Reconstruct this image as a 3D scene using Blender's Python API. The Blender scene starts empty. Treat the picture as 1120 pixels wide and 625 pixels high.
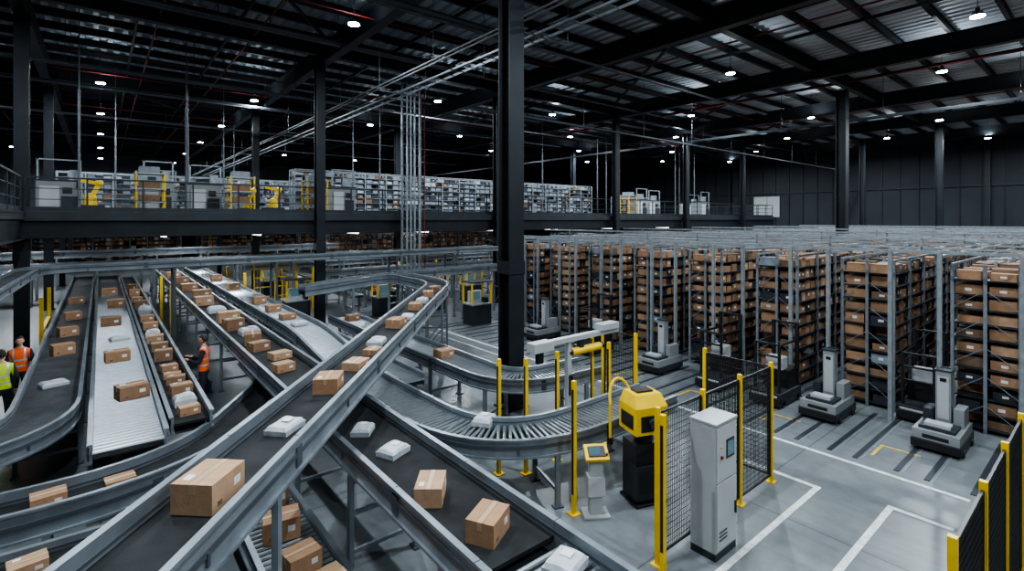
import bpy, bmesh, math, random
from mathutils import Vector, Matrix
random.seed(7)
D=bpy.data
COL=bpy.context.scene.collection
V=Vector

# ---------------------------------------------------------------- materials
MATS={}
def mat(name,c,rough=.5,metal=0.,var=.15,scale=4.,bump=0.,bscale=40.,emit=None,es=0.,spec=None,stretch=None):
    if name in MATS: return MATS[name]
    m=D.materials.new(name); m.use_nodes=True
    nt=m.node_tree; b=nt.nodes['Principled BSDF']
    b.inputs['Roughness'].default_value=rough; b.inputs['Metallic'].default_value=metal
    if spec is not None: b.inputs['Specular IOR Level'].default_value=spec
    c=tuple(c)+(1,)
    tc=nt.nodes.new('ShaderNodeTexCoord')
    src=tc.outputs['Object']
    if stretch:
        mp=nt.nodes.new('ShaderNodeMapping'); mp.inputs['Scale'].default_value=stretch
        nt.links.new(src,mp.inputs['Vector']); src=mp.outputs['Vector']
    if var>0:
        n=nt.nodes.new('ShaderNodeTexNoise'); n.inputs['Scale'].default_value=scale; n.inputs['Detail'].default_value=5
        nt.links.new(src,n.inputs['Vector'])
        r=nt.nodes.new('ShaderNodeValToRGB')
        r.color_ramp.elements[0].position=.3; r.color_ramp.elements[1].position=.7
        r.color_ramp.elements[0].color=tuple(x*(1-var) for x in c[:3])+(1,)
        r.color_ramp.elements[1].color=tuple(min(1,x*(1+var)) for x in c[:3])+(1,)
        nt.links.new(n.outputs['Fac'],r.inputs['Fac']); nt.links.new(r.outputs['Color'],b.inputs['Base Color'])
    else: b.inputs['Base Color'].default_value=c
    if bump>0:
        n2=nt.nodes.new('ShaderNodeTexNoise'); n2.inputs['Scale'].default_value=bscale
        nt.links.new(src,n2.inputs['Vector'])
        bp=nt.nodes.new('ShaderNodeBump'); bp.inputs['Strength'].default_value=bump; bp.inputs['Distance'].default_value=.02
        nt.links.new(n2.outputs['Fac'],bp.inputs['Height']); nt.links.new(bp.outputs['Normal'],b.inputs['Normal'])
    if emit:
        b.inputs['Emission Color'].default_value=tuple(emit)+(1,); b.inputs['Emission Strength'].default_value=es
    MATS[name]=m; return m

RAIL=mat('painted_steel_rail',(.25,.285,.315),.34,.5,.22,2.5)
RAILD=mat('dark_steel_rail',(.105,.12,.138),.42,.5,.12,2)
GALV=mat('galvanised_steel',(.31,.345,.37),.42,.45,.2,6)
FRM=mat('rack_frame_steel',(.21,.235,.26),.5,.3,.2,6)
TRAY=mat('dull_galvanised_tray',(.14,.155,.17),.5,.4,.2,6)
ROLL=mat('zinc_roller',(.40,.435,.46),.30,.8,.1,8)
BELT=mat('black_rubber_belt',(.015,.0165,.018),.72,0,.6,3,.3,160,spec=.25)
BELTG=mat('grey_belt',(.05,.055,.06),.6,0,.45,3,.3,160,spec=.3)
BED=mat('conveyor_pan',(.025,.028,.03),.6,.3)
DARK=mat('dark_structural_steel',(.014,.018,.023),.5,.3,.25,1.5)
DARK2=mat('charcoal_steel',(.033,.04,.048),.5,.3,.2,1.5)
BLK=mat('black_plastic',(.012,.012,.013),.4)
YEL=mat('safety_yellow_paint',(.82,.54,.012),.4,0,.08,6)
WHT=mat('white_enamel',(.5,.52,.53),.35,0,.06,3)
CAB=mat('light_grey_cabinet',(.40,.42,.43),.4,0,.06,3)
MGRY=mat('mid_grey_housing',(.24,.255,.265),.45,.1,.08,3)
CB1=mat('cardboard_a',(.35,.20,.112),.85,0,.14,9,.15,60)
CB2=mat('cardboard_b',(.25,.143,.08),.85,0,.14,9,.15,60)
CB3=mat('cardboard_c',(.43,.27,.162),.85,0,.14,9,.15,60)
CB4=mat('cardboard_dark',(.15,.095,.06),.85,0,.14,9)
CBW=mat('white_carton',(.42,.41,.39),.7,0,.08,9)
TAPE=mat('packing_tape',(.44,.31,.19),.3,0,.05)
LABEL=mat('paper_label',(.7,.7,.68),.6,0,.05,60)
POLY=mat('grey_poly_mailer',(.46,.49,.52),.4,0,.12,14,.4,12)
BIN=mat('dark_plastic_bin',(.03,.034,.042),.45)
BING=mat('grey_plastic_bin',(.24,.27,.31),.5)
RED=mat('red_sprinkler_pipe',(.20,.022,.018),.5,.1)
ORG=mat('orange_hi_vis',(.85,.13,.02),.7,0,.15,20,emit=(.85,.13,.02),es=.05)
GRN=mat('yellow_hi_vis',(.55,.75,.04),.7,0,.15,20,emit=(.5,.7,.03),es=.05)
REFL=mat('reflective_tape',(.6,.6,.6),.3,.3)
NAVY=mat('navy_workwear',(.02,.024,.035),.8,0,.2,20)
SKIN=mat('skin',(.50,.28,.19),.55,0,.06,20)
HAIR=mat('dark_hair',(.02,.014,.01),.7)
SHOE=mat('work_boots',(.02,.018,.016),.6)
SCREEN=mat('screen_glass',(.03,.06,.08),.15,0,0,emit=(.25,.5,.6),es=.2)
LED=mat('led_lens',(1,1,1),.4,0,0,emit=(.88,.95,1.),es=70)
LEDT=mat('led_tube',(1,1,1),.4,0,0,emit=(.9,.96,1.),es=7)
PAINTW=mat('white_floor_paint',(.62,.645,.65),.6,0,.25,9)
PAINTY=mat('yellow_floor_paint',(.6,.42,.04),.6,0,.3,9)
DECK=mat('roof_deck_metal',(.40,.45,.50),.5,.2,.2,.6)
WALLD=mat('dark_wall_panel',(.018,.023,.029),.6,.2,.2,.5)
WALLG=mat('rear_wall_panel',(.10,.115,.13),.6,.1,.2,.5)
BLUE=mat('blue_tote',(.02,.06,.12),.45)

def floor_mat():
    m=D.materials.new('polished_concrete'); m.use_nodes=True; nt=m.node_tree; b=nt.nodes['Principled BSDF']
    tc=nt.nodes.new('ShaderNodeTexCoord')
    n1=nt.nodes.new('ShaderNodeTexNoise'); n1.inputs['Scale'].default_value=.5; n1.inputs['Detail'].default_value=9; n1.inputs['Roughness'].default_value=.62
    n2=nt.nodes.new('ShaderNodeTexNoise'); n2.inputs['Scale'].default_value=5; n2.inputs['Detail'].default_value=8; n2.inputs['Roughness'].default_value=.6
    mp=nt.nodes.new('ShaderNodeMapping'); mp.inputs['Scale'].default_value=(5,.25,1)
    n3=nt.nodes.new('ShaderNodeTexNoise'); n3.inputs['Scale'].default_value=1.2; n3.inputs['Detail'].default_value=5
    nt.links.new(tc.outputs['Object'],mp.inputs['Vector']); nt.links.new(mp.outputs['Vector'],n3.inputs['Vector'])
    br=nt.nodes.new('ShaderNodeTexBrick'); br.inputs['Scale'].default_value=1; br.offset=0
    br.inputs['Brick Width'].default_value=4; br.inputs['Row Height'].default_value=4; br.inputs['Mortar Size'].default_value=.012
    br.inputs['Color1'].default_value=(1,1,1,1); br.inputs['Color2'].default_value=(.92,.92,.92,1); br.inputs['Mortar'].default_value=(.45,.45,.45,1)
    for n in (n1,n2,br): nt.links.new(tc.outputs['Object'],n.inputs['Vector'])
    def ramp(src,p0,p1,c0,c1):
        r=nt.nodes.new('ShaderNodeValToRGB'); r.color_ramp.elements[0].position=p0; r.color_ramp.elements[1].position=p1
        r.color_ramp.elements[0].color=c0; r.color_ramp.elements[1].color=c1; nt.links.new(src,r.inputs['Fac']); return r.outputs['Color']
    a=ramp(n1.outputs['Fac'],.32,.68,(.125,.14,.15,1),(.215,.235,.245,1))
    c=ramp(n2.outputs['Fac'],.3,.62,(.84,.84,.84,1),(1,1,1,1))
    e=ramp(n3.outputs['Fac'],.3,.5,(.86,.86,.86,1),(1,1,1,1))
    def mul(a,c):
        x=nt.nodes.new('ShaderNodeMixRGB'); x.blend_type='MULTIPLY'; x.inputs['Fac'].default_value=1
        nt.links.new(a,x.inputs['Color1']); nt.links.new(c,x.inputs['Color2']); return x.outputs['Color']
    nt.links.new(mul(mul(mul(a,c),e),br.outputs['Color']),b.inputs['Base Color'])
    mr=nt.nodes.new('ShaderNodeMapRange'); mr.inputs['To Min'].default_value=.22; mr.inputs['To Max'].default_value=.42
    nt.links.new(n1.outputs['Fac'],mr.inputs['Value']); nt.links.new(mr.outputs['Result'],b.inputs['Roughness'])
    return m
FLOOR=floor_mat()

# ---------------------------------------------------------------- mesh builder
class MB:
    def __init__(s): s.v=[];s.f=[];s.m=[];s.mats=[]
    def mi(s,m):
        if m not in s.mats: s.mats.append(m)
        return s.mats.index(m)
    def add(s,vs,fs,m):
        o=len(s.v); s.v+= [tuple(p) for p in vs]; k=s.mi(m)
        for f in fs: s.f.append(tuple(i+o for i in f)); s.m.append(k)
    BF=[(0,3,2,1),(4,5,6,7),(0,1,5,4),(1,2,6,5),(2,3,7,6),(3,0,4,7)]
    def box(s,c,sz,m,rz=0,M=None):
        x,y,z=sz[0]/2,sz[1]/2,sz[2]/2
        P=[V((a*x,b*y,-z)) for a,b in((-1,-1),(1,-1),(1,1),(-1,1))]+[V((a*x,b*y,z)) for a,b in((-1,-1),(1,-1),(1,1),(-1,1))]
        R=Matrix.Rotation(rz,3,'Z') if M is None else M
        s.add([R@p+V(c) for p in P],MB.BF,m)
    def bb(s,x0,x1,y0,y1,z0,z1,m): s.box(((x0+x1)/2,(y0+y1)/2,(z0+z1)/2),(abs(x1-x0),abs(y1-y0),abs(z1-z0)),m)
    def frame(s,a,b):
        d=(b-a).normalized()
        up=V((0,0,1)) if abs(d.z)<.99 else V((0,1,0))
        sd=d.cross(up).normalized(); return d,sd,sd.cross(d)
    def beam(s,a,b,w,h,m):
        a=V(a);b=V(b); d,sd,u=s.frame(a,b)
        vs=[]
        for p in(a,b):
            for i,j in((-1,-1),(1,-1),(1,1),(-1,1)): vs.append(p+sd*i*w/2+u*j*h/2)
        s.add(vs,MB.BF,m)
    def ibeam(s,a,b,w,h,m,t=.04):
        a=V(a);b=V(b); d,sd,u=s.frame(a,b)
        s.beam(a,b,t,h-2*t,m)
        s.beam(a+u*(h/2-t/2),b+u*(h/2-t/2),w,t,m); s.beam(a-u*(h/2-t/2),b-u*(h/2-t/2),w,t,m)
    def cyl(s,a,b,r,m,n=10,r2=None,caps=True):
        a=V(a);b=V(b); d,sd,u=s.frame(a,b); r2=r if r2 is None else r2
        vs=[]
        for p,rr in((a,r),(b,r2)):
            for i in range(n):
                t=2*math.pi*i/n; vs.append(p+sd*math.cos(t)*rr+u*math.sin(t)*rr)
        fs=[(i,(i+1)%n,n+(i+1)%n,n+i) for i in range(n)]
        if caps: fs+=[tuple(range(n))[::-1],tuple(range(n,2*n))]
        s.add(vs,fs,m)
    def sph(s,c,r,m,seg=12,ring=8,fn=None):
        vs=[];fs=[]
        for i in range(ring+1):
            ph=math.pi*i/ring
            for j in range(seg):
                th=2*math.pi*j/seg
                p=V((r[0]*math.sin(ph)*math.cos(th),r[1]*math.sin(ph)*math.sin(th),r[2]*math.cos(ph)))
                if fn: p=fn(p)
                vs.append(p+V(c))
        for i in range(ring):
            for j in range(seg):
                fs.append((i*seg+j,(i+1)*seg+j,(i+1)*seg+(j+1)%seg,i*seg+(j+1)%seg))
        s.add(vs,fs,m)
    def sweep(s,pts,prof,m):
        n=len(prof); vs=[]; N=len(pts)
        for i,p in enumerate(pts):
            a=pts[max(0,i-1)]; b=pts[min(N-1,i+1)]
            t=V((b.x-a.x,b.y-a.y,0)).normalized(); sd=V((t.y,-t.x,0))
            for l,h in prof: vs.append(p+sd*l+V((0,0,h)))
        fs=[]
        for i in range(N-1):
            for j in range(n):
                fs.append((i*n+j,i*n+(j+1)%n,(i+1)*n+(j+1)%n,(i+1)*n+j))
        fs+=[tuple(range(n))[::-1],tuple(range((N-1)*n,N*n))]
        s.add(vs,fs,m)
    def mesh(s,name):
        me=D.meshes.new(name); me.from_pydata(s.v,[],s.f)
        for m in s.mats: me.materials.append(m)
        me.polygons.foreach_set('material_index',s.m); me.update(); return me
    def obj(s,name,loc=(0,0,0),rz=0,smooth=False,bevel=0,parent=None):
        me=s.mesh(name)
        if smooth: me.polygons.foreach_set('use_smooth',[True]*len(me.polygons))
        return inst(name,me,loc,rz,bevel,parent)
def inst(name,me,loc=(0,0,0),rz=0,bevel=0,parent=None):
    o=D.objects.new(name,me); o.location=loc; o.rotation_euler=(0,0,rz); COL.objects.link(o)
    if bevel:
        b=o.modifiers.new('bevel','BEVEL'); b.width=bevel; b.segments=2; b.limit_method='ANGLE'
    if parent: o.parent=parent
    return o

# ---------------------------------------------------------------- shell
XL,XR,YB,YF=-12,62,80,-8
m=MB(); m.bb(XL,XR,YF,YB,-.2,0,FLOOR); m.obj('floor')
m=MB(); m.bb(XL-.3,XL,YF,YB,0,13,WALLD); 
for y in range(-6,80,3): m.bb(XL,XL+.12,y-.06,y+.06,0,12.8,DARK2)
m.obj('wall_left')
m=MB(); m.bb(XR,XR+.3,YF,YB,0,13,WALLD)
for i in range(int((YB-YF)/1.5)):
    y=YF+i*1.5; m.bb(XR-.1,XR,y-.05,y+.05,0,12.8,DARK)
for y in range(-4,80,12): m.bb(XR-.5,XR-.1,y-.2,y+.2,0,12.8,DARK)
m.bb(XR-.2,XR,YF,YB,7.5,7.7,DARK)
m.obj('wall_right')
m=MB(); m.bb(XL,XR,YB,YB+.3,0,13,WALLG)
for x in range(-11,62,3): m.bb(x-.06,x+.06,YB-.12,YB,0,12.8,DARK2)
m.obj('wall_back')
m=MB(); vs=[];fs=[]; x=XL; i=0
prof=[0,0,.09,.09]; dx=[.22,.06,.16,.06]; k=0
while x<XR:
    vs+=[(x,YF,12.75+prof[k%4]),(x,YB,12.75+prof[k%4])]; x+=dx[k%4]; k+=1
for j in range(len(vs)//2-1): fs.append((2*j,2*j+1,2*j+3,2*j+2))
m.add(vs,fs,DECK); m.bb(XL,XR,YF,YB,13.0,13.2,DARK); m.obj('ceiling')
GX=[-2,7.4,16.7,26.2,35.6,45,54.4]
m=MB()
for x in GX: m.ibeam((x,YF,11.5),(x,YB,11.5),.35,.8,DARK,.04)
for y in (-2,9.4,21.6,33.6,45.6,57.6,69.6): m.ibeam((XL,y,11.7),(XR,y,11.7),.3,.6,DARK,.04)
m.obj('roof_girder_frame')
m=MB(); y=-6
while y<YB:
    m.ibeam((XL,y,12.55),(XR,y,12.55),.14,.32,DARK,.025); y+=1.8
for x in [a+3.1 for a in GX[:-1]]+[a+6.2 for a in GX[:-1]]: m.beam((x,YF,12.25),(x,YB,12.25),.08,.12,DARK)
for a in range(len(GX)-1):
    for y0 in (9.4,33.6,57.6):
        m.beam((GX[a],y0,12.1),(GX[a+1],y0+12,12.1),.1,.1,DARK)
m.obj('roof_purlins')
m=MB()
for x in (-5,1.6,4.6,11.5,19.6,30,39): m.cyl((x,YF,11.6),(x,YB-.2,11.6),.035,RED,8)
for y in (16.6,27.2,31,36,40.4,52): m.cyl((XL+.3,y,11.45),(XR-2,y,11.45),.025,RED,8)
for x in (1.6,4.6,11.5):
    for y in range(15,60,4): m.cyl((x,y,11.25),(x,y,11.6),.02,RED,6)
m.obj('sprinkler_pipework')
m=MB()
x0=9.3
for xx in (x0-.2,x0+.2): m.beam((xx,4,9.5),(xx,YB-2,9.5),.025,.08,TRAY)
y=4
while y<60: m.beam((x0-.2,y,9.47),(x0+.2,y,9.47),.025,.025,TRAY); y+=.6
for x,z in ((8.4,9.7),(8.6,9.7),(10.1,9.8)): m.cyl((x,4,z),(x,YB-2,z),.03,TRAY,8)
for y in range(6,78,4): m.cyl((8.2,y,9.4),(10.2,y,9.4),.02,TRAY,6); m.cyl((8.2,y,9.4),(8.2,y,12.2),.01,TRAY,6); m.cyl((10.2,y,9.4),(10.2,y,12.2),.01,TRAY,6)
m.obj('overhead_cable_trays')
m=MB()
for x in (31,31.4): m.beam((x,-4,9.8),(x,60,9.8),.04,.08,DARK2)
m.beam((12,17.5,9.2),(58,17.5,9.2),.2,.06,DARK2)
for y,z in ((13,10.6),(19,11.2),(24.5,10.2),(30,10.6),(36,10.2),(46,10.4)):
    m.beam((-10,y,z),(12,y,z),.25,.06,DARK2); m.cyl((-10,y+.3,z),(30,y+.3,z),.035,TRAY,8); m.cyl((-10,y+.42,z),(30,y+.42,z),.025,TRAY,8)
    for x in range(-9,12,4): m.cyl((x,y,z),(x,y,12.3),.012,DARK2,6)
for x in range(14,58,5): m.cyl((x,17.5,9.2),(x,17.5,12.3),.012,DARK2,6)
for y in range(-2,60,5): m.cyl((31.2,y,9.8),(31.2,y,12.3),.012,DARK2,6)
m.obj('roof_service_ducts')

def hcol(name,x,y,z1,w=.36,mt=DARK):
    m=MB(); t=.04
    m.bb(-w/2,w/2,-w/2,-w/2+t,0,z1,mt); m.bb(-w/2,w/2,w/2-t,w/2,0,z1,mt); m.bb(-t/2,t/2,-w/2+t,w/2-t,0,z1,mt)
    m.bb(-w/2-.08,w/2+.08,-w/2-.08,w/2+.08,0,.04,mt)
    m.bb(-w/2-.02,w/2+.02,-w/2-.02,w/2+.02,3.2,3.5,mt)
    m.obj(name,(x,y,0))
for x,y,w in ((7.65,9.4,.44),(7.2,21.7,.36),(7.3,33.6,.36),(-1.95,22.4,.36),(-2,34,.36),(16.7,21.7,.36),(26.6,21.6,.36),(35,21.6,.36),(44,21.6,.36),(29.3,9.25,.46),(45,8.3,.4),(16.7,33.6,.36),(26,33.6,.36),(35,33.6,.36),(36,-3,.4),(49,14,.36),(56,5,.36)):
    hcol('steel_column',x,y,11.1,w)

# ---------------------------------------------------------------- ceiling lights
lm=MB()
lm.cyl((0,0,.03),(0,0,.16),.2,DARK2,18,.12); lm.cyl((0,0,.16),(0,0,.28),.06,DARK2,10); lm.cyl((0,0,.28),(0,0,1.6),.012,DARK2,6)
lm.cyl((0,0,0),(0,0,.03),.18,LED,18)
LM=lm.mesh('high_bay_light')
LP={-6:[20,34,48,62],0:[-3.4,6,13.,30.4,39.2,48.6,58,68],6.4:[-3.4,5,16.0,29.7,39.2,48.6,58,68],14.1:[1.7,23.6,32.4,42.6,53,64],21.3:[3.0,11,22.2,32.4,42.6,53],28.1:[-2.6,5.1,17,27.3,37.5,50],34.5:[2.6,12.6,22.2,32.4,42.6],41.8:[-2.6,7.7,17,27.3,38],47.8:[2.6,12,22.2,32.4],54:[-2,7,17,28]}
for x,ys in LP.items():
    for y in ys:
        inst('high_bay_light',LM,(x,y,10.85))
        l=D.lights.new('high_bay_lamp','AREA'); l.shape='DISK'; l.size=.34; l.energy=620; l.color=(.84,.93,1)
        lo=D.objects.new('high_bay_lamp',l); lo.location=(x,y,10.83); COL.objects.link(lo)
        if y<40:  # added upward fill to brighten the roof deck, not a real fitting
            l=D.lights.new('added_deck_fill','AREA'); l.size=.3; l.energy=44 if x>10 else 28; l.color=(.84,.93,1)
            lo=D.objects.new('added_deck_fill',l); lo.location=(x+.25,y,11.15); lo.rotation_euler=(math.pi,0,0); COL.objects.link(lo)
# ---------------------------------------------------------------- mezzanine
MZ=4.75; MY=22.0
m=MB(); m.bb(XL+.15,51,MY,78,4.5,MZ,DARK2)
m.ibeam((XL+.15,MY+.02,4.32),(51,MY+.02,4.32),.3,.86,DARK,.05)
m.bb(XL+.15,51,MY-.16,MY-.12,4.45,4.75,DARK2)
for y in range(27,78,6): m.ibeam((XL+.15,y,4.2),(51,y,4.2),.25,.6,DARK,.04)
for x in [.3+i*4.65 for i in range(11)]: m.ibeam((x,MY,4.25),(x,78,4.25),.2,.5,DARK,.04)
m.bb(XL+.15,-1.85,10,MY,4.5,MZ,DARK2); m.ibeam((-1.95,10,4.3),(-1.95,MY,4.3),.25,.86,DARK,.05)
m.obj('mezzanine_deck')
def railing(name,a,b,z,step=1.5,h=1.1,mt=DARK2):
    a=V((a[0],a[1],z)); b=V((b[0],b[1],z)); L=(b-a).length; n=max(1,round(L/step)); m=MB()
    for i in range(n+1):
        p=a.lerp(b,i/n); m.beam(p,p+V((0,0,h)),.05,.05,mt)
    for k,t in ((h,.05),(h*.68,.025),(h*.36,.025)): m.beam(a+V((0,0,k)),b+V((0,0,k)),t,t,mt)
    m.beam(a+V((0,0,.08)),b+V((0,0,.08)),.015,.15,mt)
    m.obj(name)
railing('mezzanine_guardrail',(-1.85,MY+.05),(50.9,MY+.05),MZ)
railing('mezzanine_guardrail',(-1.95,10),(-1.95,MY),MZ)
railing('mezzanine_guardrail',(50.9,MY+.05),(50.9,60),MZ)
for x in [-2,7.3,16.7,26,35.3,44.6]:
    for y in (45.6,57.6,69.6): hcol('mezzanine_post',x,y,3.9,.3)

# ---------------------------------------------------------------- shelving
def rack_mesh(name,n,bay,dep,H,levels,seed,boxm,post,shelf,fill=.88,nb=3,pw=.03):
    R=random.Random(seed); m=MB()
    for i in range(n+1):
        x=i*bay
        for y in(-dep/2,0,dep/2): m.bb(x-pw,x+pw,y-pw,y+pw,0,H,post)
        for z in [k*.6+.2 for k in range(int(H/.6))]: 
            m.beam((x,-dep/2,z),(x,0,z+.4),.015,.015,post); m.beam((x,0,z+.4),(x,dep/2,z),.015,.015,post)
    L=n*bay; lh=(H-.15)/levels
    for k in range(levels):
        z=.12+k*lh
        m.bb(0,L,-dep/2-.01,dep/2+.01,z-.03,z,shelf)
        for i in range(n):
            dense=fill*R.choice((1,1,1,1,.65))
            for sy in(-1,1):
                x=i*bay+.06
                for j in range(nb):
                    w=(bay-.12)/nb
                    if R.random()<dense:
                        bw=w*R.uniform(.72,.98); bh=(lh-.05)*R.uniform(.55,.98); bd=dep/2-.06-R.uniform(0,.08)
                        mt=R.choices(boxm[0],boxm[1])[0]
                        cy=sy*(dep/2-.02-bd/2-R.uniform(0,.05))
                        m.box((x+w/2,cy,z+bh/2),(bw,bd,bh),mt,R.uniform(-.05,.05))
                        if R.random()<.3: m.box((x+w/2,cy+sy*(bd/2+.004),z+bh*.55),(bw*.3,.006,bh*.3),LABEL)
                        if (i==0 and j==0) and R.random()<.4: m.box((x+w/2-bw/2-.006,cy,z+bh*.5),(.006,bd*.25,bh*.3),LABEL)
                    x+=w
    for y in(-dep/2,dep/2): m.bb(0,L,y-.02,y+.02,H-.05,H,post)
    return m.mesh(name)
bm=([CB1,CB2,CB3,CB4,BIN,CBW,BING],[4.5,4.5,2.6,1.8,2.2,.35,.3])
RK=[rack_mesh('carton_rack',13,1.35,1.05,3.55,11,s,bm,FRM,DARK2,.95,4) for s in (1,2,3)]
RY=[1.9+2.1*i for i in range(-3,8)]
for i,y in enumerate(RY): inst('carton_storage_rack',RK[i%3],(14.35,y,0))
for i,y in enumerate(RY): inst('carton_storage_rack',RK[(i+1)%3],(33.2,y,0))
m=MB()
ys=[y+s*.62 for y in RY for s in (-1,1)]
for y in ys:
    m.beam((13.7,y,3.7),(50,y,3.7),.04,.06,GALV)
    m.bb(13.66,13.74,y-.04,y+.04,0,3.8,GALV)
    m.bb(32.6,32.68,y-.04,y+.04,0,3.8,FRM)
Y0,Y1=RY[0]-.62,RY[-1]+.62
m.beam((13.7,Y0,3.8),(13.7,Y1,3.8),.05,.07,GALV)
x=16.4; k=0
while x<50:
    m.beam((x,Y0,3.76),(x,Y1,3.76),.04,.05,GALV)
    if k%2==0:
        m.beam((x,Y0,4.0),(x,Y1,4.0),.04,.05,GALV); m.beam((x+.5,Y0,4.0),(x+.5,Y1,4.0),.04,.05,GALV)
        for y in ys[::2]: m.bb(x-.02,x+.02,y-.02,y+.02,3.7,4.0,FRM); m.beam((x,y,4.0),(x+.5,y,4.0),.04,.04,FRM)
    x+=2.7*(1 if x<24 else 1.5); k+=1
m.obj('rack_overhead_frame')
bm2=([BING,CB2,BIN,WHT],[5,.8,3.,.6])
SK=[rack_mesh('bin_shelf',18,1.3,.9,2.45,8,s,bm2,GALV,FRM,.85,3) for s in (11,12)]
for i,y in enumerate((28.5,31,33.1,36)): inst('bin_shelving',SK[i%2],(8+i*.9,y,MZ))
SK2=rack_mesh('bin_shelf_tall',10,1.3,.9,2.6,8,15,bm2,GALV,FRM,.85,3)
for i,y in enumerate((40,44,50)): inst('bin_shelving',SK2,(-2+i*8,y,MZ))
SK3=rack_mesh('bin_shelf_short',4,1.3,.9,1.9,6,16,bm2,GALV,FRM,.7,3)
inst('bin_shelving',SK3,(38,31,MZ))
RB=rack_mesh('carton_rack_low',12,1.35,1.05,3.3,8,21,bm,FRM,DARK2)
for x,y in ((14,40.5),(14,48),(31,26),(31,29),(31,32),(-10,60),(8,60)): inst('carton_storage_rack',RB,(x,y,0))

# ---------------------------------------------------------------- conveyors
CONV=[]
def fillet(pts,r,n=10):
    pts=[V(p) for p in pts]
    if len(pts)<3: return pts
    out=[pts[0]]
    for i in range(1,len(pts)-1):
        p=pts[i]; a=(pts[i-1]-p); b=(pts[i+1]-p)
        rr=r[i-1] if isinstance(r,(list,tuple)) else r
        t=min(rr,a.length*.49,b.length*.49)
        A=p+a.normalized()*t; B=p+b.normalized()*t
        for k in range(n+1):
            u=k/n; out.append(A*(1-u)**2+p*2*u*(1-u)+B*u*u)
    out.append(pts[-1]); return out
def resample(pts,step):
    out=[pts[0].copy()]; acc=0
    for a,b in zip(pts,pts[1:]):
        L=(b-a).length; t=step-acc
        while t<=L: out.append(a.lerp(b,t/L)); t+=step
        acc=(acc+L)%step if L>0 else acc
    return out
def conveyor(name,pts,w,kind='belt',r=1.,guard=.1,rail=RAIL,legs=2.0,pitch=.1,drop=.18,seg=True):
    P=fillet(pts,r)
    m=MB(); h=w/2
    for s in(-1,1):
        a,b=s*h,s*(h+.035)
        m.sweep(P,[(a,-drop),(b,-drop),(b,guard),(a,guard)],rail)
        m.sweep(P,[(b,guard-.03),(b+s*.03,guard-.03),(b+s*.03,guard),(b,guard)],rail)
        m.sweep(P,[(b,-drop),(b+s*.03,-drop),(b+s*.03,-drop+.03),(b,-drop+.03)],rail)
        m.sweep(P,[(b,-.04),(b+s*.012,-.04),(b+s*.012,.01),(b,.01)],RAILD)
        m.sweep(P,[(a-s*.006,.03),(a,.03),(a,.055),(a-s*.006,.055)],RAILD)
    if kind=='roller':
        m.sweep(P,[(-h,-.13),(h,-.13),(h,-.11),(-h,-.11)],BED)
        Q=resample(P,pitch)
        for i in range(len(Q)-1):
            t=(Q[i+1]-Q[i]); t=V((t.x,t.y,0)).normalized(); sd=V((t.y,-t.x,0))
            c=Q[i]+V((0,0,-.03)); m.cyl(c-sd*h,c+sd*h,pitch*.27,ROLL,8,caps=False)
    else:
        m.sweep(P,[(-h,-.04),(h,-.04),(h,0),(-h,0)],BELT if kind=='belt' else BELTG)
        m.sweep(P,[(-h*.9,-.16),(h*.9,-.16),(h*.9,-.14),(-h*.9,-.14)],BED)
    if seg:
        Q=resample(P,1.5)
        for i in range(1,len(Q)-1):
            t=(Q[i+1]-Q[i-1]); t=V((t.x,t.y,0)).normalized(); sd=V((t.y,-t.x,0))
            for s in(-1,1):
                c=Q[i]+sd*s*(h+.04)
                if i%2:
                    m.box(c+V((0,0,-.04)),(.12,.02,.2),RAILD,math.atan2(t.y,t.x))
                    m.box(Q[i]+sd*s*(h+.017)+V((0,0,guard+.001)),(.01,.034,.003),BED,math.atan2(t.y,t.x))
                else: m.box(c+V((0,0,-.06)),(.03,.03,.1),RAILD,math.atan2(t.y,t.x))
    rec=dict(name=name,P=P,w=w,legs=legs,m=m,drop=drop,rs=resample(P,.2)); CONV.append(rec)
    return rec
def finish_conveyors():
    for c in CONV:
        m=c['m']
        if c['legs']:
            Q=resample(c['P'],c['legs']/4)
            last=-99
            for i in range(1,len(Q)-1):
                if i-last<4: continue
                t=(Q[i+1]-Q[i-1]); t=V((t.x,t.y,0)).normalized(); sd=V((t.y,-t.x,0)); z=Q[i].z-c['drop']
                if z>4: continue
                L=[Q[i]+sd*s*(c['w']/2+.03) for s in(-1,1)]
                bad=False
                for o in CONV:
                    if o is c: continue
                    for q in o['rs']:
                        if q.z<Q[i].z+.01 and any((V((q.x,q.y))-V((l.x,l.y))).length<o['w']/2+.13 for l in L): bad=True;break
                    if bad:break
                if bad: continue
                last=i
                for l in L:
                    m.box((l.x,l.y,z/2),(.08,.06,z),RAIL,math.atan2(t.y,t.x)); m.box((l.x,l.y,.012),(.16,.12,.024),RAILD,math.atan2(t.y,t.x))
                for zz in ([.3,z*.6] if z>1 else [.25]): m.beam((L[0].x,L[0].y,zz),(L[1].x,L[1].y,zz),.04,.05,RAIL)
                if z>1.5: m.beam((L[0].x,L[0].y,.35),(L[1].x,L[1].y,z*.6-.05),.03,.03,RAIL); m.beam((L[0].x,L[0].y,z-.02),(L[1].x,L[1].y,z-.02),.05,.08,RAIL)
        m.obj(c['name'])
ZA=2.2
dirA=V((.632,.775,0)); A0=V((.674,4.73,ZA))
A=lambda t:(A0+dirA*t)
conveyor('diagonal_belt_conveyor',[A(-3.6),A(13.4),(9.2,19.0,ZA),(5.6,18.8,1.95)],.64,'belt',r=[1.1,1.4],guard=.16,legs=1.8,drop=.2)
conveyor('sorting_belt_conveyor',[(2.9,3.45,1.5),(2.9,36,1.5)],.86,'belt',guard=.14,legs=2.2,drop=.2)
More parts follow.
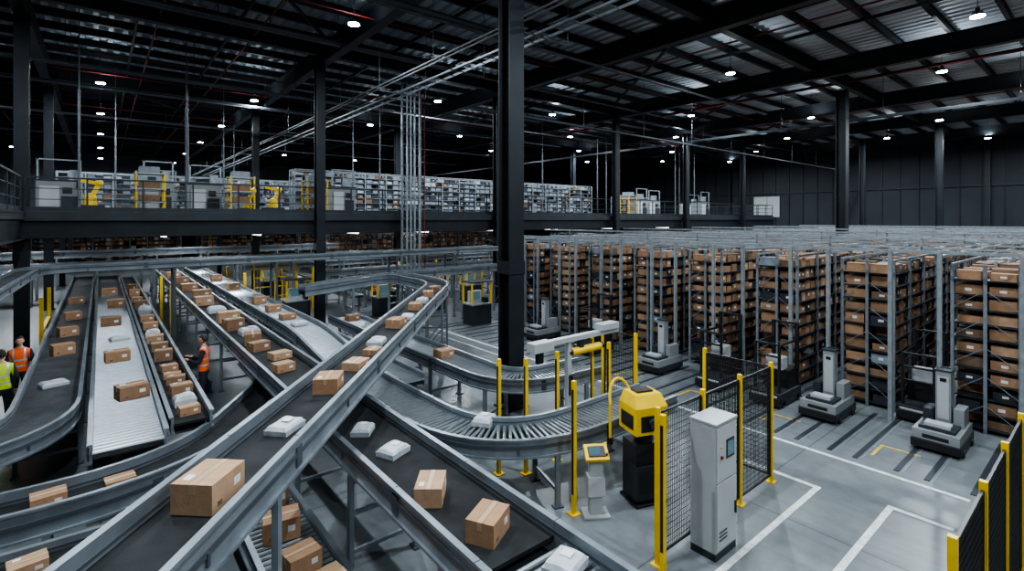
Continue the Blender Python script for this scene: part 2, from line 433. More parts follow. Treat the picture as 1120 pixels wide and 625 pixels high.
conveyor('outfeed_roller_conveyor',[(2.9,.6,1.5),(2.9,3.44,1.5)],.86,'roller',guard=.14,legs=2.0,drop=.2)
conveyor('curved_roller_conveyor',[(4.35,36,1.5),(4.35,14,1.5),(4.4,10.4,1.0),(4.5,5.95,1.0),(8.6,5.95,1.0)],.82,'roller',r=[.8,.8,2.4],guard=.12,legs=2.0)
conveyor('roller_conveyor',[(.33,9.3,1.2),(.33,38,1.2)],.84,'roller',guard=.1,legs=2.4,pitch=.13)
conveyor('grey_belt_conveyor',[(-7,10.0,1.2),(-.72,10.0,1.2),(-.72,38,1.2)],.80,'greybelt',r=1.9,guard=.14,legs=2.4)
conveyor('narrow_belt_conveyor',[(1.16,9.7,1.2),(1.16,36,1.2)],.50,'belt',guard=.12,legs=2.4)
conveyor('transfer_belt_conveyor',[(-7,8.7,.95),(1.0,8.4,.95),(3.1,11.9,.95),(3.1,14.5,.95)],.62,'belt',r=[1.6,1.2],guard=.16,legs=2.0,drop=.2)
conveyor('lower_belt_conveyor',[(-7,7.5,.75),(1.1,7.3,.75)],.66,'belt',guard=.12,legs=2.0)
conveyor('lower_roller_conveyor',[(1.75,2.6,.55),(1.75,8.0,.55)],.7,'roller',guard=.1,legs=1.6)
conveyor('long_roller_conveyor',[(9.0,8.1,1.0),(6.75,8.3,1.0),(6.7,18.0,1.0)],.8,'roller',r=1.6,guard=.12,legs=2.0)
conveyor('side_roller_conveyor',[(5.55,10.4,.8),(5.55,24,.8)],.6,'roller',guard=.1,legs=2.0)
conveyor('overhead_conveyor',[(-1.8,12,3.05),(-1.6,20.2,3.05),(16,20.4,3.05)],.4,'greybelt',r=1.2,guard=.08,legs=0,drop=.14)
conveyor('cross_belt_conveyor',[(9.7,19.3,2.2),(19.,19.7,2.2)],.6,'greybelt',r=1.4,guard=.12,legs=2.4)
for y,z,x0,x1 in ((25,1.9,8.5,26),(27.5,2.6,-4,22),(30.5,1.9,6,28),(35.5,2.7,-6,13),(38.5,1.9,-6,28),(43,2.2,-8,40)):
    conveyor('background_conveyor',[(x0,y,z),(x1,y,z)],.6,'greybelt',guard=.12,legs=2.6)
for x in (9.5,11.8,14.2): conveyor('background_roller_conveyor',[(x,23.3,.9),(x,37,.9)],.6,'roller',guard=.1,legs=2.6,pitch=.14)
finish_conveyors()
m=MB()
for x in (1.9,5.05,9.9,12.8): 
    for y in (19.95,20.75): m.beam((x,y,0),(x,y,2.88),.07,.07,RAILD)
    m.beam((x,19.95,2.86),(x,20.75,2.86),.05,.05,RAILD)
m.obj('overhead_conveyor_stand')

# ---------------------------------------------------------------- parcels
def carton(x,y,z,w,d,h,rz=0,mt=None,lab=True):
    mt=mt or random.choice([CB1,CB3,CB1,CB2]); m=MB()
    m.box((0,0,h/2),(w,d,h),mt)
    m.box((0,0,h+.001),(w+.002,.05,.003),TAPE); 
    for s in(-1,1): m.box((s*(w/2+.001),0,h-.04),(.003,.05,.08),TAPE)
    for s in(-1,1): m.box((0,s*.031,h+.0005),(w,.002,.002),CB2)
    if lab:
        m.box((w*.25,-d/2-.001,h*.55),(w*.2,.003,h*.28),LABEL)
        m.box((-w*.28,-d/2-.001,h*.25),(w*.12,.003,h*.16),CB4)
        if random.random()<.4: m.box((-w*.25,d*.28,h+.001),(w*.2,d*.18,.003),LABEL)
    m.obj('cardboard_box',(x,y,z+.002),rz,bevel=.006)
def mailer(x,y,z,w,d,h,rz=0):
    m=MB(); n=12; vs=[];fs=[]
    R=random.Random(int(x*100+y*37)); t1,t2=R.uniform(-1,1),R.uniform(-1,1)
    for side in(0,1):
        for i in range(n+1):
            for j in range(n+1):
                u,v=i/n*2-1,j/n*2-1
                e=(1-abs(u)**10)*(1-abs(v)**10)
                zz=h*(.55+.38*e+.05*math.sin(3*u+t1*3)*e+.05*math.sin(4*v+t2*3)*e) if side else 0
                k=1-.03*(1-abs(v)) if side else 1-.04
                vs.append((u*w/2*k,v*d/2*(1-.03*(1-abs(u))),max(0,zz)))
    N=(n+1)**2
    for i in range(n):
        for j in range(n):
            a=i*(n+1)+j; fs.append((N+a,N+a+n+1,N+a+n+2,N+a+1)); fs.append((a,a+1,a+n+2,a+n+1))
    for i in range(n):
        for (a,b) in ((i,i+1),(n*(n+1)+i,n*(n+1)+i+1),(i*(n+1),(i+1)*(n+1)),(i*(n+1)+n,(i+1)*(n+1)+n)): fs.append((a,b,N+b,N+a))
    m.add(vs,fs,POLY); m.box((w*.12,0,h+.0),(w*.3,d*.35,.006),LABEL)
    m.obj('poly_mailer',(x,y,z+.002),rz,smooth=False)
yaw=math.atan2(dirA.y,dirA.x)
for t,o,w,d,h,k in ((.02,-.0,.42,.34,.24,'c'),(1.4,.0,.36,.26,.1,'m'),(2.7,.0,.40,.32,.20,'c'),(3.7,.06,.36,.28,.12,'c'),(5.2,-.02,.36,.28,.12,'m'),(4.5,.1,.28,.24,.1,'c'),(6.7,0,.42,.32,.18,'c'),(7.6,.05,.36,.3,.1,'m'),(8.8,.0,.4,.3,.16,'c'),(9.8,0,.36,.3,.14,'m'),(10.8,0,.4,.3,.18,'c'),(12.0,0,.4,.3,.16,'c')):
    p=A(t)+V((dirA.y,-dirA.x,0))*o
    (carton if k=='c' else mailer)(p.x,p.y,ZA,w,d,h,yaw+random.uniform(-.2,.2))
B=[(2.85,3.85,.38,.29,.22,'c',.5),(2.75,4.75,.40,.29,.20,'c',.9),(3.08,3.05,.34,.28,.12,'m',.3),(2.9,5.95,.34,.28,.12,'m',.4),(2.85,6.8,.32,.26,.12,'m',.9),(3.0,8.9,.4,.3,.15,'c',0),(2.8,10.6,.36,.3,.16,'c',.2),(3.0,11.6,.4,.3,.14,'c',.2),(2.8,12.6,.4,.3,.2,'c',.3),(2.85,13.4,.45,.36,.26,'c',1.4),(3.0,14.5,.45,.36,.2,'m',.1),(2.8,15.4,.45,.36,.3,'c',.2),(2.9,16.7,.55,.4,.3,'c',0),(2.9,18.6,.5,.4,.2,'m',0),(2.8,20.5,.55,.4,.3,'c',0),(3.0,22.5,.6,.4,.3,'c',0),(2.9,25,.6,.4,.3,'c',0),(2.9,28,.6,.4,.3,'c',0),(2.9,31,.6,.4,.3,'c',0)]
for x,y,w,d,h,k,r in B: (carton if k=='c' else mailer)(x,y,1.5,w,d,h,r)
for x,y,w,d,h,r in ((.45,11.7,.46,.34,.24,.25),(.3,14.9,.46,.34,.24,.1),(.25,20,.5,.4,.26,0),(.45,24,.5,.4,.3,0),(.3,28,.5,.4,.3,.1)): carton(x,y,1.2,w,d,h,r)
mailer(.4,17.4,1.2,.42,.32,.12,.2)
for y,w,h in ((10.1,.3,.14),(10.65,.34,.2),(11.3,.34,.2),(12.1,.3,.16),(12.6,.3,.1),(13.2,.3,.14),(14.3,.34,.25),(15.4,.34,.2),(16.5,.36,.2),(17.3,.34,.22),(18.6,.36,.2),(20.1,.36,.2),(21.7,.36,.3),(23,.36,.3),(25,.36,.2),(27,.36,.3),(29,.36,.3)):
    (carton if random.random()<.75 else mailer)(1.16+random.uniform(-.04,.04),y,1.2,w,w*.8,h,random.uniform(-.2,.2))
for y,k in ((13.5,'m'),(16.5,'c'),(19,'c'),(22,'c'),(26,'c')): (carton if k=='c' else mailer)(-.72,y,1.2,.42,.32,.1 if k=='m' else .25,.3)
for y,w,h,k in ((13.6,.4,.2,'c'),(14.8,.4,.12,'m'),(16.,.4,.15,'c'),(17.6,.4,.2,'c'),(19.5,.4,.25,'c'),(24,.45,.3,'c'),(28,.45,.3,'c')):
    if y>14: (carton if k=='c' else mailer)(4.35,y,1.51,w,w*.8,h,.1)
mailer(5.1,7.0,1.0,.40,.32,.14,.6)
for x,y,w,h,k in ((-2.0,8.52,.4,.2,'c'),(-1.2,8.5,.4,.12,'m'),(-.5,8.47,.34,.16,'c'),(.2,8.44,.32,.14,'c'),(-3,8.58,.4,.2,'c')): (carton if k=='c' else mailer)(x,y,.95,w,w*.75,h,.1)
for x,h,k in ((-1.3,.18,'c'),(-.6,.14,'c'),(.5,.12,'c')): carton(x,7.38,.75,.32,.24,h,.15)
for y,w,h in ((3.6,.36,.2),(4.3,.4,.2),(5.2,.4,.28),(5.9,.36,.22),(6.7,.42,.26),(7.4,.36,.3)): carton(1.75+random.uniform(-.05,.05),y,.555,w,w*.8,h,random.uniform(-.3,.3))
for y in (11,14,17): carton(6.75,y,1.0,.4,.35,.2,.1)
def tote(x,y,z=0,c=None,rz=0):
    m=MB(); c=c or BING; t=.02
    m.bb(-.3,.3,-.2,.2,0,t,c)
    for s in(-1,1): m.bb(-.3,.3,s*.2-t/2,s*.2+t/2,0,.3,c); m.bb(s*.3-t/2,s*.3+t/2,-.2,.2,0,.3,c)
    m.bb(-.33,.33,.2,.23,.27,.3,c); m.bb(-.33,.33,-.23,-.2,.27,.3,c)
    m.box((0,0,.13),(.4,.28,.2),CB1)
    m.obj('storage_tote',(x,y,z),rz)
for x,y,c,r in ((.2,6.3,BIN,.2),(-.6,6.2,BLUE,-.1),(3.72,7.2,BIN,1.57),(3.9,4.4,BING,.1),(1.9,15.2,BLUE,.1),(1.9,16.1,BING,.1),(1.95,18,BIN,0),(2.1,9.2,BIN,.5),(.9,6.2,BING,.3)): tote(x,y,0,c,r)
carton(3.7,5.4,0,.5,.4,.35,.4); carton(-.2,5.6,0,.5,.4,.35,.9); carton(1.85,12.2,0,.45,.36,.3,.1); carton(.7,5.4,0,.45,.36,.3,.6)

# ---------------------------------------------------------------- safety fencing
def fence(pts,H=2.05,name='mesh_safety_fence',z0=.12):
    m=MB()
    for a,b in zip(pts,pts[1:]):
        a=V((a[0],a[1],0));b=V((b[0],b[1],0)); L=(b-a).length; n=max(1,round(L/1.3))
        d=(b-a).normalized()
        for i in range(n):
            p=a.lerp(b,i/n)+d*.05; q=a.lerp(b,(i+1)/n)-d*.05; l=(q-p).length
            for z in (z0,H-.08): m.beam(p+V((0,0,z)),q+V((0,0,z)),.025,.025,BLK)
            for e in (p,q): m.beam(e+V((0,0,z0)),e+V((0,0,H-.08)),.025,.025,BLK)
            k=int(l/.04)
            for j in range(1,k):
                e=p+d*l*j/k; m.beam(e+V((0,0,z0)),e+V((0,0,H-.08)),.006,.006,BLK)
            k=int((H-.2)/.08)
            for j in range(1,k):
                z=z0+(H-.08-z0)*j/k; m.beam(p+V((0,0,z)),q+V((0,0,z)),.006,.006,BLK)
    seen=set()
    for a,b in zip(pts,pts[1:]):
        a=V((a[0],a[1],0));b=V((b[0],b[1],0)); n=max(1,round((b-a).length/1.3))
        for i in range(n+1):
            p=a.lerp(b,i/n); key=(round(p.x,2),round(p.y,2))
            if key in seen: continue
            seen.add(key)
            m.bb(p.x-.03,p.x+.03,p.y-.03,p.y+.03,0,H,YEL); m.bb(p.x-.07,p.x+.07,p.y-.07,p.y+.07,0,.015,YEL)
    return m.obj(name)
fence([(5.62,3.88),(8.9,3.88),(8.9,5.1)])
fence([(8.9,6.7),(8.9,7.6)])
fence([(5.1,.86),(9.0,.86),(9.0,-1)])
m=MB()
for x,y in ((5.5,3.72),(5.6,5.36),(5.45,7.04),(5.83,6.75),(7.9,6.6),(6.6,6.75),(8.3,7.4)): m.bb(x-.03,x+.03,y-.03,y+.03,0,2.03,YEL); m.bb(x-.08,x+.08,y-.08,y+.08,0,.015,YEL); m.bb(x-.035,x-.03,y-.02,y+.02,.3,1.9,BLK)
m.obj('light_curtain_posts')

def cabinet(x,y,rz=0):
    m=MB()
    m.bb(-.27,.27,-.18,.18,.0,.1,DARK2); m.bb(-.27,.27,-.18,.18,.1,1.78,CAB); m.bb(-.28,.28,-.2,.19,1.78,1.81,CAB)
    m.bb(-.25,.25,-.195,-.18,.14,1.0,WHT); m.bb(-.25,.25,-.195,-.18,1.03,1.74,WHT)
    m.bb(-.02,.18,-.205,-.193,1.3,1.55,BLK); m.bb(0,.16,-.208,-.204,1.33,1.52,SCREEN)
    m.bb(.2,.22,-.22,-.19,.5,.66,BLK)
    m.cyl((-.15,-.195,1.35),(-.15,-.22,1.35),.022,RED,12); m.cyl((-.15,-.195,1.48),(-.15,-.215,1.48),.015,YEL,10)
    for z in (.25,.3,.35): m.bb(-.2,.0,-.2,-.194,z,z+.02,DARK2)
    m.obj('control_cabinet',(x,y,0),rz,bevel=.008)
cabinet(6.5,3.6)
m=MB(); m.bb(-.2,.2,-.15,.15,0,.03,CAB); m.bb(-.1,.1,-.07,.07,.03,.85,CAB); m.bb(-.13,.13,-.09,.09,.3,.6,WHT)
Mx=Matrix.Rotation(math.radians(35),3,'X')
m.box((0,-.04,.95),(.36,.26,.07),YEL,M=Mx); m.box((0,-.065,.985),(.26,.17,.02),BLK,M=Mx); m.box((-.03,-.068,.99),(.16,.12,.02),SCREEN,M=Mx); m.cyl((.15,-.1,.94),(.15,-.13,.98),.02,RED,10)
m.obj('operator_panel_pedestal',(5.85,5.15,0),-.6,bevel=.006)
m=MB()
m.bb(-.28,.28,-.24,.26,0,.04,DARK2); m.bb(-.25,.25,-.18,.22,.04,.95,BLK); m.bb(-.26,.26,-.22,.0,.1,.62,DARK2); m.bb(-.2,.2,-.225,-.22,.2,.5,BLK)
m.cyl((0,0,.95),(0,0,1.15),.15,BLK,18)
m.bb(-.29,.29,-.24,.26,1.12,1.54,YEL)
hv=[(-.29,-.24,1.54),(.29,-.24,1.54),(.29,.26,1.54),(-.29,.26,1.54),(-.23,-.14,1.72),(.23,-.14,1.72),(.23,.22,1.72),(-.23,.22,1.72)]
m.add(hv,MB.BF,YEL)
m.bb(-.2,.2,-.26,-.24,1.18,1.42,BLK); m.bb(-.305,-.29,-.16,.18,1.2,1.42,BLK); m.cyl((0,-.26,1.3),(0,-.31,1.3),.08,DARK2,18); m.bb(-.15,.15,-.05,.15,1.72,1.75,BLK)
pp=[V((-.05,.24,1.5))]+[V((-.05-.42*(1-math.cos(a))/2,.24+.12*math.sin(a),1.5+.36*math.sin(a))) for a in [math.pi*i/8 for i in range(1,9)]]+[V((-.47,.24,.95))]
for a,b in zip(pp,pp[1:]): m.cyl(a,b,.024,YEL,10)
m.cyl((-.47,.24,.95),(-.47,.24,.85),.05,BLK,12)
m.obj('yellow_picking_robot',(6.78,4.95,0),-.35,bevel=.02)
m=MB()
m.bb(-.12,.12,-.12,.12,0,.03,CAB); m.bb(-.05,.05,-.05,.05,.03,2.05,CAB)
m.bb(-.9,1.5,-.07,.07,2.05,2.15,CAB); m.bb(-1.0,-.5,-.12,.12,1.98,2.16,CAB); m.bb(.9,1.45,-.12,.12,2.15,2.28,CAB)
m.bb(.3,.42,-.05,.05,1.8,2.05,DARK2); m.cyl((.1,0,1.82),(.95,0,1.82),.08,YEL,16); m.cyl((.0,0,1.82),(.1,0,1.82),.06,BLK,12); m.cyl((.95,0,1.82),(1.05,0,1.82),.06,BLK,12)
m.bb(-.85,-.7,-.04,.04,1.75,1.98,BLK)
m.bb(-.04,.04,-.1,-.06,1.0,1.4,BLK)
m.obj('scanner_gantry',(7.25,7.1,0),0,bevel=.006)
def station(x,y,rz=0,z=0,col=YEL):
    m=MB(); m.bb(-.5,.5,-.35,.35,.0,.85,DARK2); m.bb(-.55,.55,-.4,.4,.85,.9,GALV)
    for sx in(-.5,.5):
        for sy in (-.33,.33): m.bb(sx-.03,sx+.03,sy-.03,sy+.03,.9,1.8,col)
    m.bb(-.55,.55,-.38,.38,1.8,1.84,DARK2); m.bb(-.3,.3,.1,.3,.9,1.4,CAB); m.bb(-.2,.2,.08,.1,1.05,1.35,SCREEN); m.bb(.3,.45,-.2,.1,.9,1.1,BLK)
    m.obj('work_station',(x,y,z),rz)
for x,y in ((12.6,17.8),(10.4,22.2),(16,23.2),(18.5,22.8),(13,22.0),(6.8,23.6),(7.8,32)): station(x,y)
m=MB()
for x,y in ((-1.4,21),(-1.4,24),(2.0,22),(2.0,26),(5.0,25),(5.0,29),(8.3,26),(8.3,28.8),(13,26),(15.6,26.3),(19.5,21.5),(21.5,23)):
    m.bb(x-.05,x+.05,y-.05,y+.05,0,2.1,YEL)
m.bb(-1.45,-1.35,21,24,1.0,1.1,YEL)
m.obj('yellow_guard_posts')
m=MB()
for x,y in ((7.6,28.8),(6.6,28.8)):
    for xx in (x-.4,x+.4): m.bb(xx-.03,xx+.03,y-.03,y+.03,0,2.6,YEL)
    for z in (.4,.9,1.4,1.9,2.4): m.bb(x-.4,x+.4,y-.03,y+.03,z,z+.05,YEL)
m.obj('yellow_access_ladder')

def mezz_robot(x,y,s=.72):
    m=MB(); m.bb(-.6*s,.6*s,-.5*s,.5*s,0,.3,DARK2); m.cyl((0,0,.3),(0,0,.8*s),.3*s,YEL,14,.25*s)
    m.beam((0,0,.75*s),(.35*s,0,1.6*s),.22*s,.22*s,YEL); m.sph((0,0,.8*s),(.27*s,)*3,YEL); m.sph((.35*s,0,1.6*s),(.2*s,)*3,YEL)
    m.beam((.35*s,0,1.6*s),(-.5*s,0,1.75*s),.18*s,.18*s,YEL); m.beam((-.5*s,0,1.75*s),(-.55*s,0,1.3*s),.12*s,.12*s,BLK)
    m.obj('robot_arm',(x,y,MZ))
for x,y in ((-.3,25.6),(5.6,27.4),(6.4,25.9)): mezz_robot(x,y)
for x,y,w in ((-1.3,28,1.4),(1.9,26.4,1.1),(3.7,27.0,1.3),(9.3,25,1.2),(2.2,31,1.6),(33.4,25,1.4),(36.5,26,1.6),(42,24.5,1.4),(46,28,2)):
    m=MB(); m.bb(-w/2,w/2,-.5,.5,0,1.3,MGRY); m.bb(-w/2+.1,0,-.52,-.5,.2,1.1,WHT); m.bb(.05,w/2-.1,-.52,-.5,.2,.7,DARK2); m.bb(.1,.4,-.54,-.5,.8,1.05,BLK)
    m.bb(-w/2-.02,w/2+.02,-.52,.52,1.3,1.36,DARK2); m.bb(w/2-.4,w/2-.1,-.2,.2,1.36,1.8,GALV)
    for sx in (-w/2+.05,w/2-.05): m.bb(sx-.03,sx+.03,-.48,-.42,1.36,2.2,GALV)
    m.bb(-w/2,w/2,-.48,-.42,2.15,2.2,GALV)
    m.obj('packing_machine',(x,y,MZ))
for x,y in ((1.5,24.3),(4.7,24.3),(7.8,24.2),(31,24)):
    m=MB()
    for sx in(-.45,.45):
        for sy in(-.4,.4): m.bb(sx-.03,sx+.03,sy-.03,sy+.03,0,1.6,YEL)
    for z in(.4,.9,1.5): m.bb(-.5,.5,-.44,.44,z,z+.05,GALV); m.bb(-.35,.3,-.3,.3,z+.05,z+.3,CB2 if z<1.2 else BING)
    m.obj('yellow_frame_cart',(x,y,MZ))
m=MB()
for x,y in ((2.8,25.2),(3.3,29),(.6,33),(5.5,33),(12,26.3),(24,26),(20,38.3),(30,26.2),(32,27),(38,24.5),(41,26),(44,26.3),(7,38.3),(-.6,24),(10.6,26.6)):
    m.cyl((x,y,MZ),(x,y,9.2),.04,TRAY,8); m.cyl((x,y,9.2),(x,y,12.3),.02,TRAY,6)
m.obj('service_drop_poles')
m=MB()
for i,(x,y) in enumerate(((11.1,21.35),(11.3,21.35),(11.5,21.35),(11.75,21.35))): m.cyl((x,y,0),(x,y,10.9),.05,GALV,10)
for x in (10.95,11.9): m.bb(x-.04,x+.04,21.5,21.6,0,10.9,GALV)
z=1
while z<10.9: m.bb(10.95,11.9,21.42,21.5,z,z+.06,TRAY); z+=.5
m.cyl((12.05,21.4,0),(12.05,21.4,10.9),.03,RED,8)
m.obj('pipe_riser')
m=MB(); m.bb(XR-.14,XR-.1,26,29,MZ,7.2,CAB); m.bb(XR-.16,XR-.14,27.4,27.45,MZ,7.2,DARK2); m.obj('door_1')

# ---------------------------------------------------------------- under-mezzanine lighting
tb=MB(); tb.bb(-.9,.9,-.06,.06,0,.05,LEDT); tb.bb(-.95,.95,-.08,.08,.05,.09,DARK2); TB=tb.mesh('led_batten')
for y in (25.4,29.6,35.,41,48,56,66):
    for x in (-4,2,5.5,10,14,19,24,30,37): inst('led_batten_light',TB,(x,y,3.78),math.pi/2)
for y in (24.5,29.5,35,41,52):
    for x in (-3,4,12,21,32,44):
        l=D.lights.new('batten_lamp','AREA'); l.shape='RECTANGLE'; l.size=2; l.size_y=.2; l.energy=140; l.color=(.88,.95,1)
        lo=D.objects.new('batten_lamp',l); lo.location=(x,y,3.75); COL.objects.link(lo)

# ---------------------------------------------------------------- floor markings and rails
m=MB(); L=.09
def line(x0,y0,x1,y1,mt=PAINTW,w=L): m.beam((x0,y0,.003),(x1,y1,.003),w,.004,mt)
line(10.74,1.6,10.74,24); line(9.255,3.3,5,3.3); line(9.3,3.255,9.3,4.6)
line(9.505,2.35,7.0,2.35); line(9.55,2.395,9.55,1.6); line(10.2,9,10.2,22,w=.06)
for y in (3.0,5.1,7.2,9.3,.9): line(11.4,y+.1,12.0,y+.1,PAINTY,.05); line(12.03,y+.12,12.03,y-.5,PAINTY,.05)
m.obj('floor_marking_lines')
m=MB()
for y in [r+1.05+o for r in RY for o in (-.75,-.32,.32,.75)]:
    m.bb(11.0,13.9,y-.04,y+.04,0,.012,DARK2); m.bb(11.0,13.9,y-.1,y-.085,0,.008,GALV)
for y in [r+1.05+o for r in RY for o in (-.32,.32)]: m.bb(13.9,46,y-.045,y+.045,0,.015,DARK2)
m.obj('shuttle_floor_rails')

def white_robot(x,y):
    m=MB()
    m.bb(-.62,.62,-.38,.38,.06,.22,DARK2); m.bb(-.6,.6,-.36,.36,.22,.40,MGRY); m.bb(-.66,-.6,-.37,.37,.08,.22,BLK); m.bb(-.5,.0,-.28,.28,.40,.46,DARK2); m.bb(-.605,-.6,-.2,.2,.26,.33,BLK)
    for sx in(-.4,.4):
        for sy in(-.36,.36): m.cyl((sx,sy-.04,.08),(sx,sy+.04,.08),.08,BLK,14)
    m.bb(.06,.26,-.12,.12,.40,1.45,MGRY); m.bb(.05,.06,-.09,.09,.5,1.35,CAB); m.bb(.26,.30,-.08,.08,.4,1.5,DARK2)
    m.bb(.04,.28,-.14,.14,1.45,1.48,DARK2); m.bb(.04,.05,-.05,.05,1.25,1.32,BLK)
    m.bb(.05,.5,-.32,-.16,.40,.75,MGRY); m.bb(.05,.5,.16,.32,.40,.65,DARK2)
    m.bb(-.45,-.2,-.2,.2,.46,.52,CAB)
    m.obj('shuttle_robot',(x,y,0),bevel=.012)
def dark_truck(x,y):
    m=MB()
    m.bb(-.6,.6,-.36,.36,.06,.35,DARK2); m.bb(-.65,-.55,-.36,.36,.06,.25,BLK); m.bb(.0,.6,-.3,.3,.35,.8,BLK)
    for sy in(-.28,.28): m.bb(-.5,-.44,sy-.03,sy+.03,.35,1.5,BLK); m.bb(.5,.58,sy-.04,sy+.04,.35,1.9,DARK)
    for z in (.9,1.2,1.5): m.bb(-.5,-.44,-.3,.3,z-.02,z+.02,BLK)
    m.bb(-.47,.54,.26,.3,1.45,1.5,BLK); m.bb(-.47,.54,-.3,-.26,1.45,1.5,BLK); m.bb(.5,.58,-.3,.3,1.85,1.9,BLK)
    m.bb(-.1,.2,-.2,.2,.8,1.1,CAB); m.bb(-.65,-.63,-.3,.3,.26,.31,CAB)
    for sx in(-.4,.4):
        for sy in(-.3,.3): m.cyl((sx,sy-.06,.09),(sx,sy+.06,.09),.09,BLK,14)
    m.obj('order_picker_truck',(x,y,0),bevel=.01)
for x,y in ((13.0,2.35),(13.0,4.4),(13.0,8.9),(13.0,14.1),(13.0,0.2)): white_robot(x,y)
for x,y in ((14.5,2.95),(13.0,5.55),(13.0,7.0),(13.0,11.5)): dark_truck(x,y)

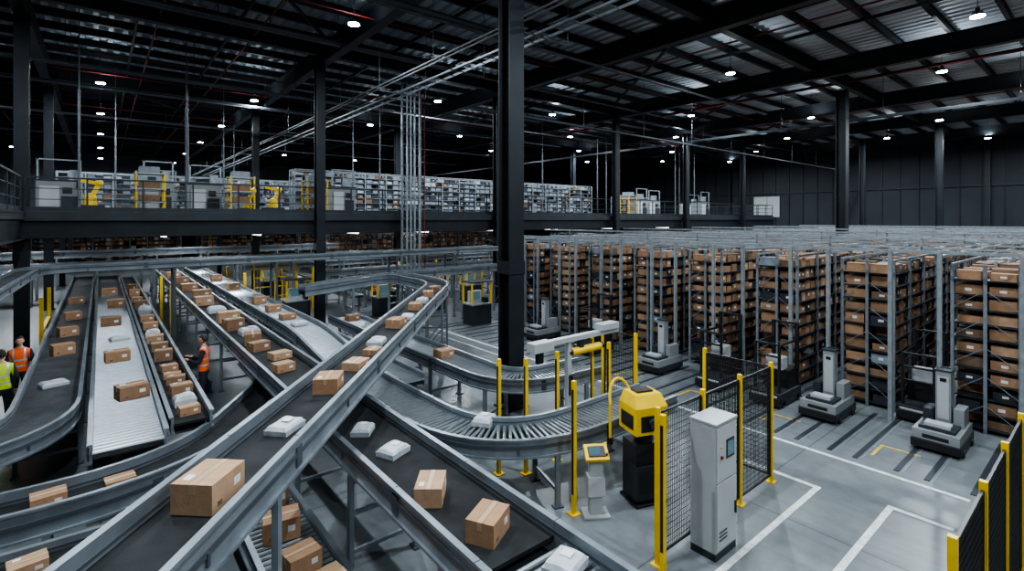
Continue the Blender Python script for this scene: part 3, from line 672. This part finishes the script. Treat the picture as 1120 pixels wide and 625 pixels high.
# ---------------------------------------------------------------- people
def person(x,y,rz,vest,name='warehouse_worker',arm='front'):
    J={'pel':((0,0,.96),(.15,.11)),'sp':((0,.0,1.12),(.135,.10)),'ch':((0,.0,1.28),(.16,.115)),'uc':((0,-.01,1.40),(.12,.09)),
       'nk':((0,.0,1.49),(.05,.052)),'hd':((0,.015,1.58),(.052,.058))}
    E=[('pel','sp'),('sp','ch'),('ch','uc'),('uc','nk'),('nk','hd')]
    for s,n in((-1,'l'),(1,'r')):
        step=.14*s if arm=='walk' else .03*s
        J['hip'+n]=((s*.095,0,.86),(.088,.095)); J['kn'+n]=((s*.105,step*.6+.03,.5),(.06,.062)); J['an'+n]=((s*.11,step-.01,.1),(.042,.045)); J['to'+n]=((s*.125,step+.15,.045),(.042,.035))
        J['sh'+n]=((s*.165,-.01,1.39),(.062,.065))
        if arm=='front': el=(s*.225,.05,1.13); wr=(s*.17,.27,1.22)
        elif arm=='walk': el=(s*.24,-.08*s-.02,1.12); wr=(s*.25,-.1*s+.12,.91)
        else: el=(s*.24,-.02,1.12); wr=(s*.235,.07,.88)
        J['el'+n]=(el,(.045,.047)); J['wr'+n]=(wr,(.028,.03))
        d=(V(wr)-V(el)).normalized(); J['pa'+n]=(tuple(V(wr)+d*.07),(.034,.018))
        E+=[('pel','hip'+n),('hip'+n,'kn'+n),('kn'+n,'an'+n),('an'+n,'to'+n),('uc','sh'+n),('sh'+n,'el'+n),('el'+n,'wr'+n),('wr'+n,'pa'+n)]
    ks=list(J); me=D.meshes.new('sk'); me.from_pydata([J[k][0] for k in ks],[(ks.index(a),ks.index(b)) for a,b in E],[])
    o=D.objects.new('sk',me); COL.objects.link(o)
    sk=o.modifiers.new('s','SKIN'); sk.use_smooth_shade=True
    for i,k in enumerate(ks):
        me.skin_vertices[0].data[i].radius=J[k][1]; me.skin_vertices[0].data[i].use_root=(k=='pel')
    su=o.modifiers.new('u','SUBSURF'); su.levels=3; su.render_levels=3
    bpy.context.view_layer.update(); dg=bpy.context.evaluated_depsgraph_get()
    bm_=D.meshes.new_from_object(o.evaluated_get(dg)); D.objects.remove(o)
    bq=bmesh.new(); bq.from_mesh(bm_)
    def cut(co,no): bmesh.ops.bisect_plane(bq,geom=bq.verts[:]+bq.edges[:]+bq.faces[:],plane_co=co,plane_no=no)
    for z in (.93,1.04,1.08,1.18,1.22,1.475): cut((0,0,z),(0,0,1))
    for xx in (-.18,.18,-.118,-.082,.082,.118): cut((xx,0,0),(1,0,0))
    bq.to_mesh(bm_); bq.free()
    m=MB(); vs=[v.co.copy() for v in bm_.vertices]
    for q in [NAVY,vest,REFL,SKIN,SHOE]: m.mi(q)
    m.v=[tuple(v) for v in vs]
    wr=[V(J['wr'+n][0]) for n in 'lr']; el=[V(J['el'+n][0]) for n in 'lr']; pa=[V(J['pa'+n][0]) for n in 'lr']
    for p in bm_.polygons:
        c=p.center; k=0
        if c.z<.12: k=4
        elif c.z>1.475 and abs(c.x)<.1: k=3
        elif min((c-a).length for a in pa)<.08: k=3
        elif abs(c.x)<.18 and c.z>.93 and c.y<.14:
            k=1
            if 1.04<c.z<1.08 or 1.18<c.z<1.22 or (.082<abs(c.x)<.118 and c.z>1.22): k=2
        m.f.append(tuple(p.vertices)); m.m.append(k)
    for i,n in enumerate('lr'):
        s=-1 if n=='l' else 1
        d=(wr[i]-el[i]).normalized(); sd=V((1,0,0)); sd=(sd-d*sd.dot(d)).normalized(); nn=sd.cross(d)
        if nn.z>0: nn=-nn
        for j,(o_,l) in enumerate(((-.027,.062),(-.009,.074),(.009,.078),(.026,.07))):
            a=pa[i]+sd*o_*s+d*.01; b=a+d*l*.5+nn*.008; c=b+d*l*.4+nn*l*.35
            m.cyl(a,b,.0095,SKIN,7,.0085); m.cyl(b,c,.0085,SKIN,7,.0065); m.sph(c,(.0065,)*3,SKIN,6,4)
        a=pa[i]-d*.045-sd*s*.025; b=a+d*.03-sd*s*.03+nn*.01; c=b+d*.035
        m.cyl(a,b,.012,SKIN,7,.0105); m.cyl(b,c,.0105,SKIN,7,.008); m.sph(c,(.008,)*3,SKIN,6,4)
    hc=V((0,.025,1.635))
    def hf(p):
        q=p.copy()
        if q.z<0: f=1-.35*(-q.z/.115)**1.5; q.x*=f; q.y*=(1-.12*(-q.z/.115))
        if q.y>.06 and abs(q.x)<.02 and -.045<q.z<.02: q.y+=.014
        return q
    m.sph(hc,(.074,.094,.115),SKIN,20,16,hf)
    m.cyl(hc+V((0,.086,.012)),hc+V((0,.106,-.022)),.006,SKIN,8,.014)
    for s in(-1,1):
        m.sph(hc+V((s*.03,.082,.01)),(.012,.01,.008),WHT,8,6); m.sph(hc+V((s*.03,.09,.01)),(.005,.004,.005),HAIR,6,5)
        m.sph(hc+V((s*.074,-.005,-.005)),(.010,.02,.030),SKIN,8,6)
        m.box(hc+V((s*.03,.088,.03)),(.028,.008,.006),HAIR)
    m.box(hc+V((0,.080,-.055)),(.038,.012,.008),mat('lips',(.35,.12,.1),.5))
    def hh(p):
        q=p.copy()
        if q.z<.045 and q.y>.0: q.y=min(q.y,.01)
        if q.z<-.05: q.z=-.05
        return q
    m.sph(hc+V((0,-.006,.010)),(.081,.1,.116),HAIR,20,16,hh)
    return m.obj(name,(x,y,0),rz,smooth=True)
person(-1.47,16.5,math.radians(175),ORG,arm='down')
person(-1.62,15.0,math.radians(10),GRN,arm='down')
person(1.9,13.9,math.radians(70),ORG,arm='front')
person(10.65,23.7,math.radians(160),ORG,arm='walk')

# ---------------------------------------------------------------- world, camera
w=D.worlds.new('World'); bpy.context.scene.world=w; w.use_nodes=True
w.node_tree.nodes['Background'].inputs[0].default_value=(.42,.57,.72,1); w.node_tree.nodes['Background'].inputs[1].default_value=.12
cd=D.cameras.new('camera'); cam=D.objects.new('camera',cd); COL.objects.link(cam)
cam.location=(0,0,4.5); cam.rotation_euler=(math.pi/2,0,-math.radians(39.24))
cd.sensor_width=36; cd.lens=551/1120*36; cd.shift_y=-72.5/1120; cd.clip_start=.05; cd.clip_end=300
bpy.context.scene.camera=cam
try: bpy.context.scene.view_settings.look='AgX - Medium High Contrast'
except Exception as e: print(e)
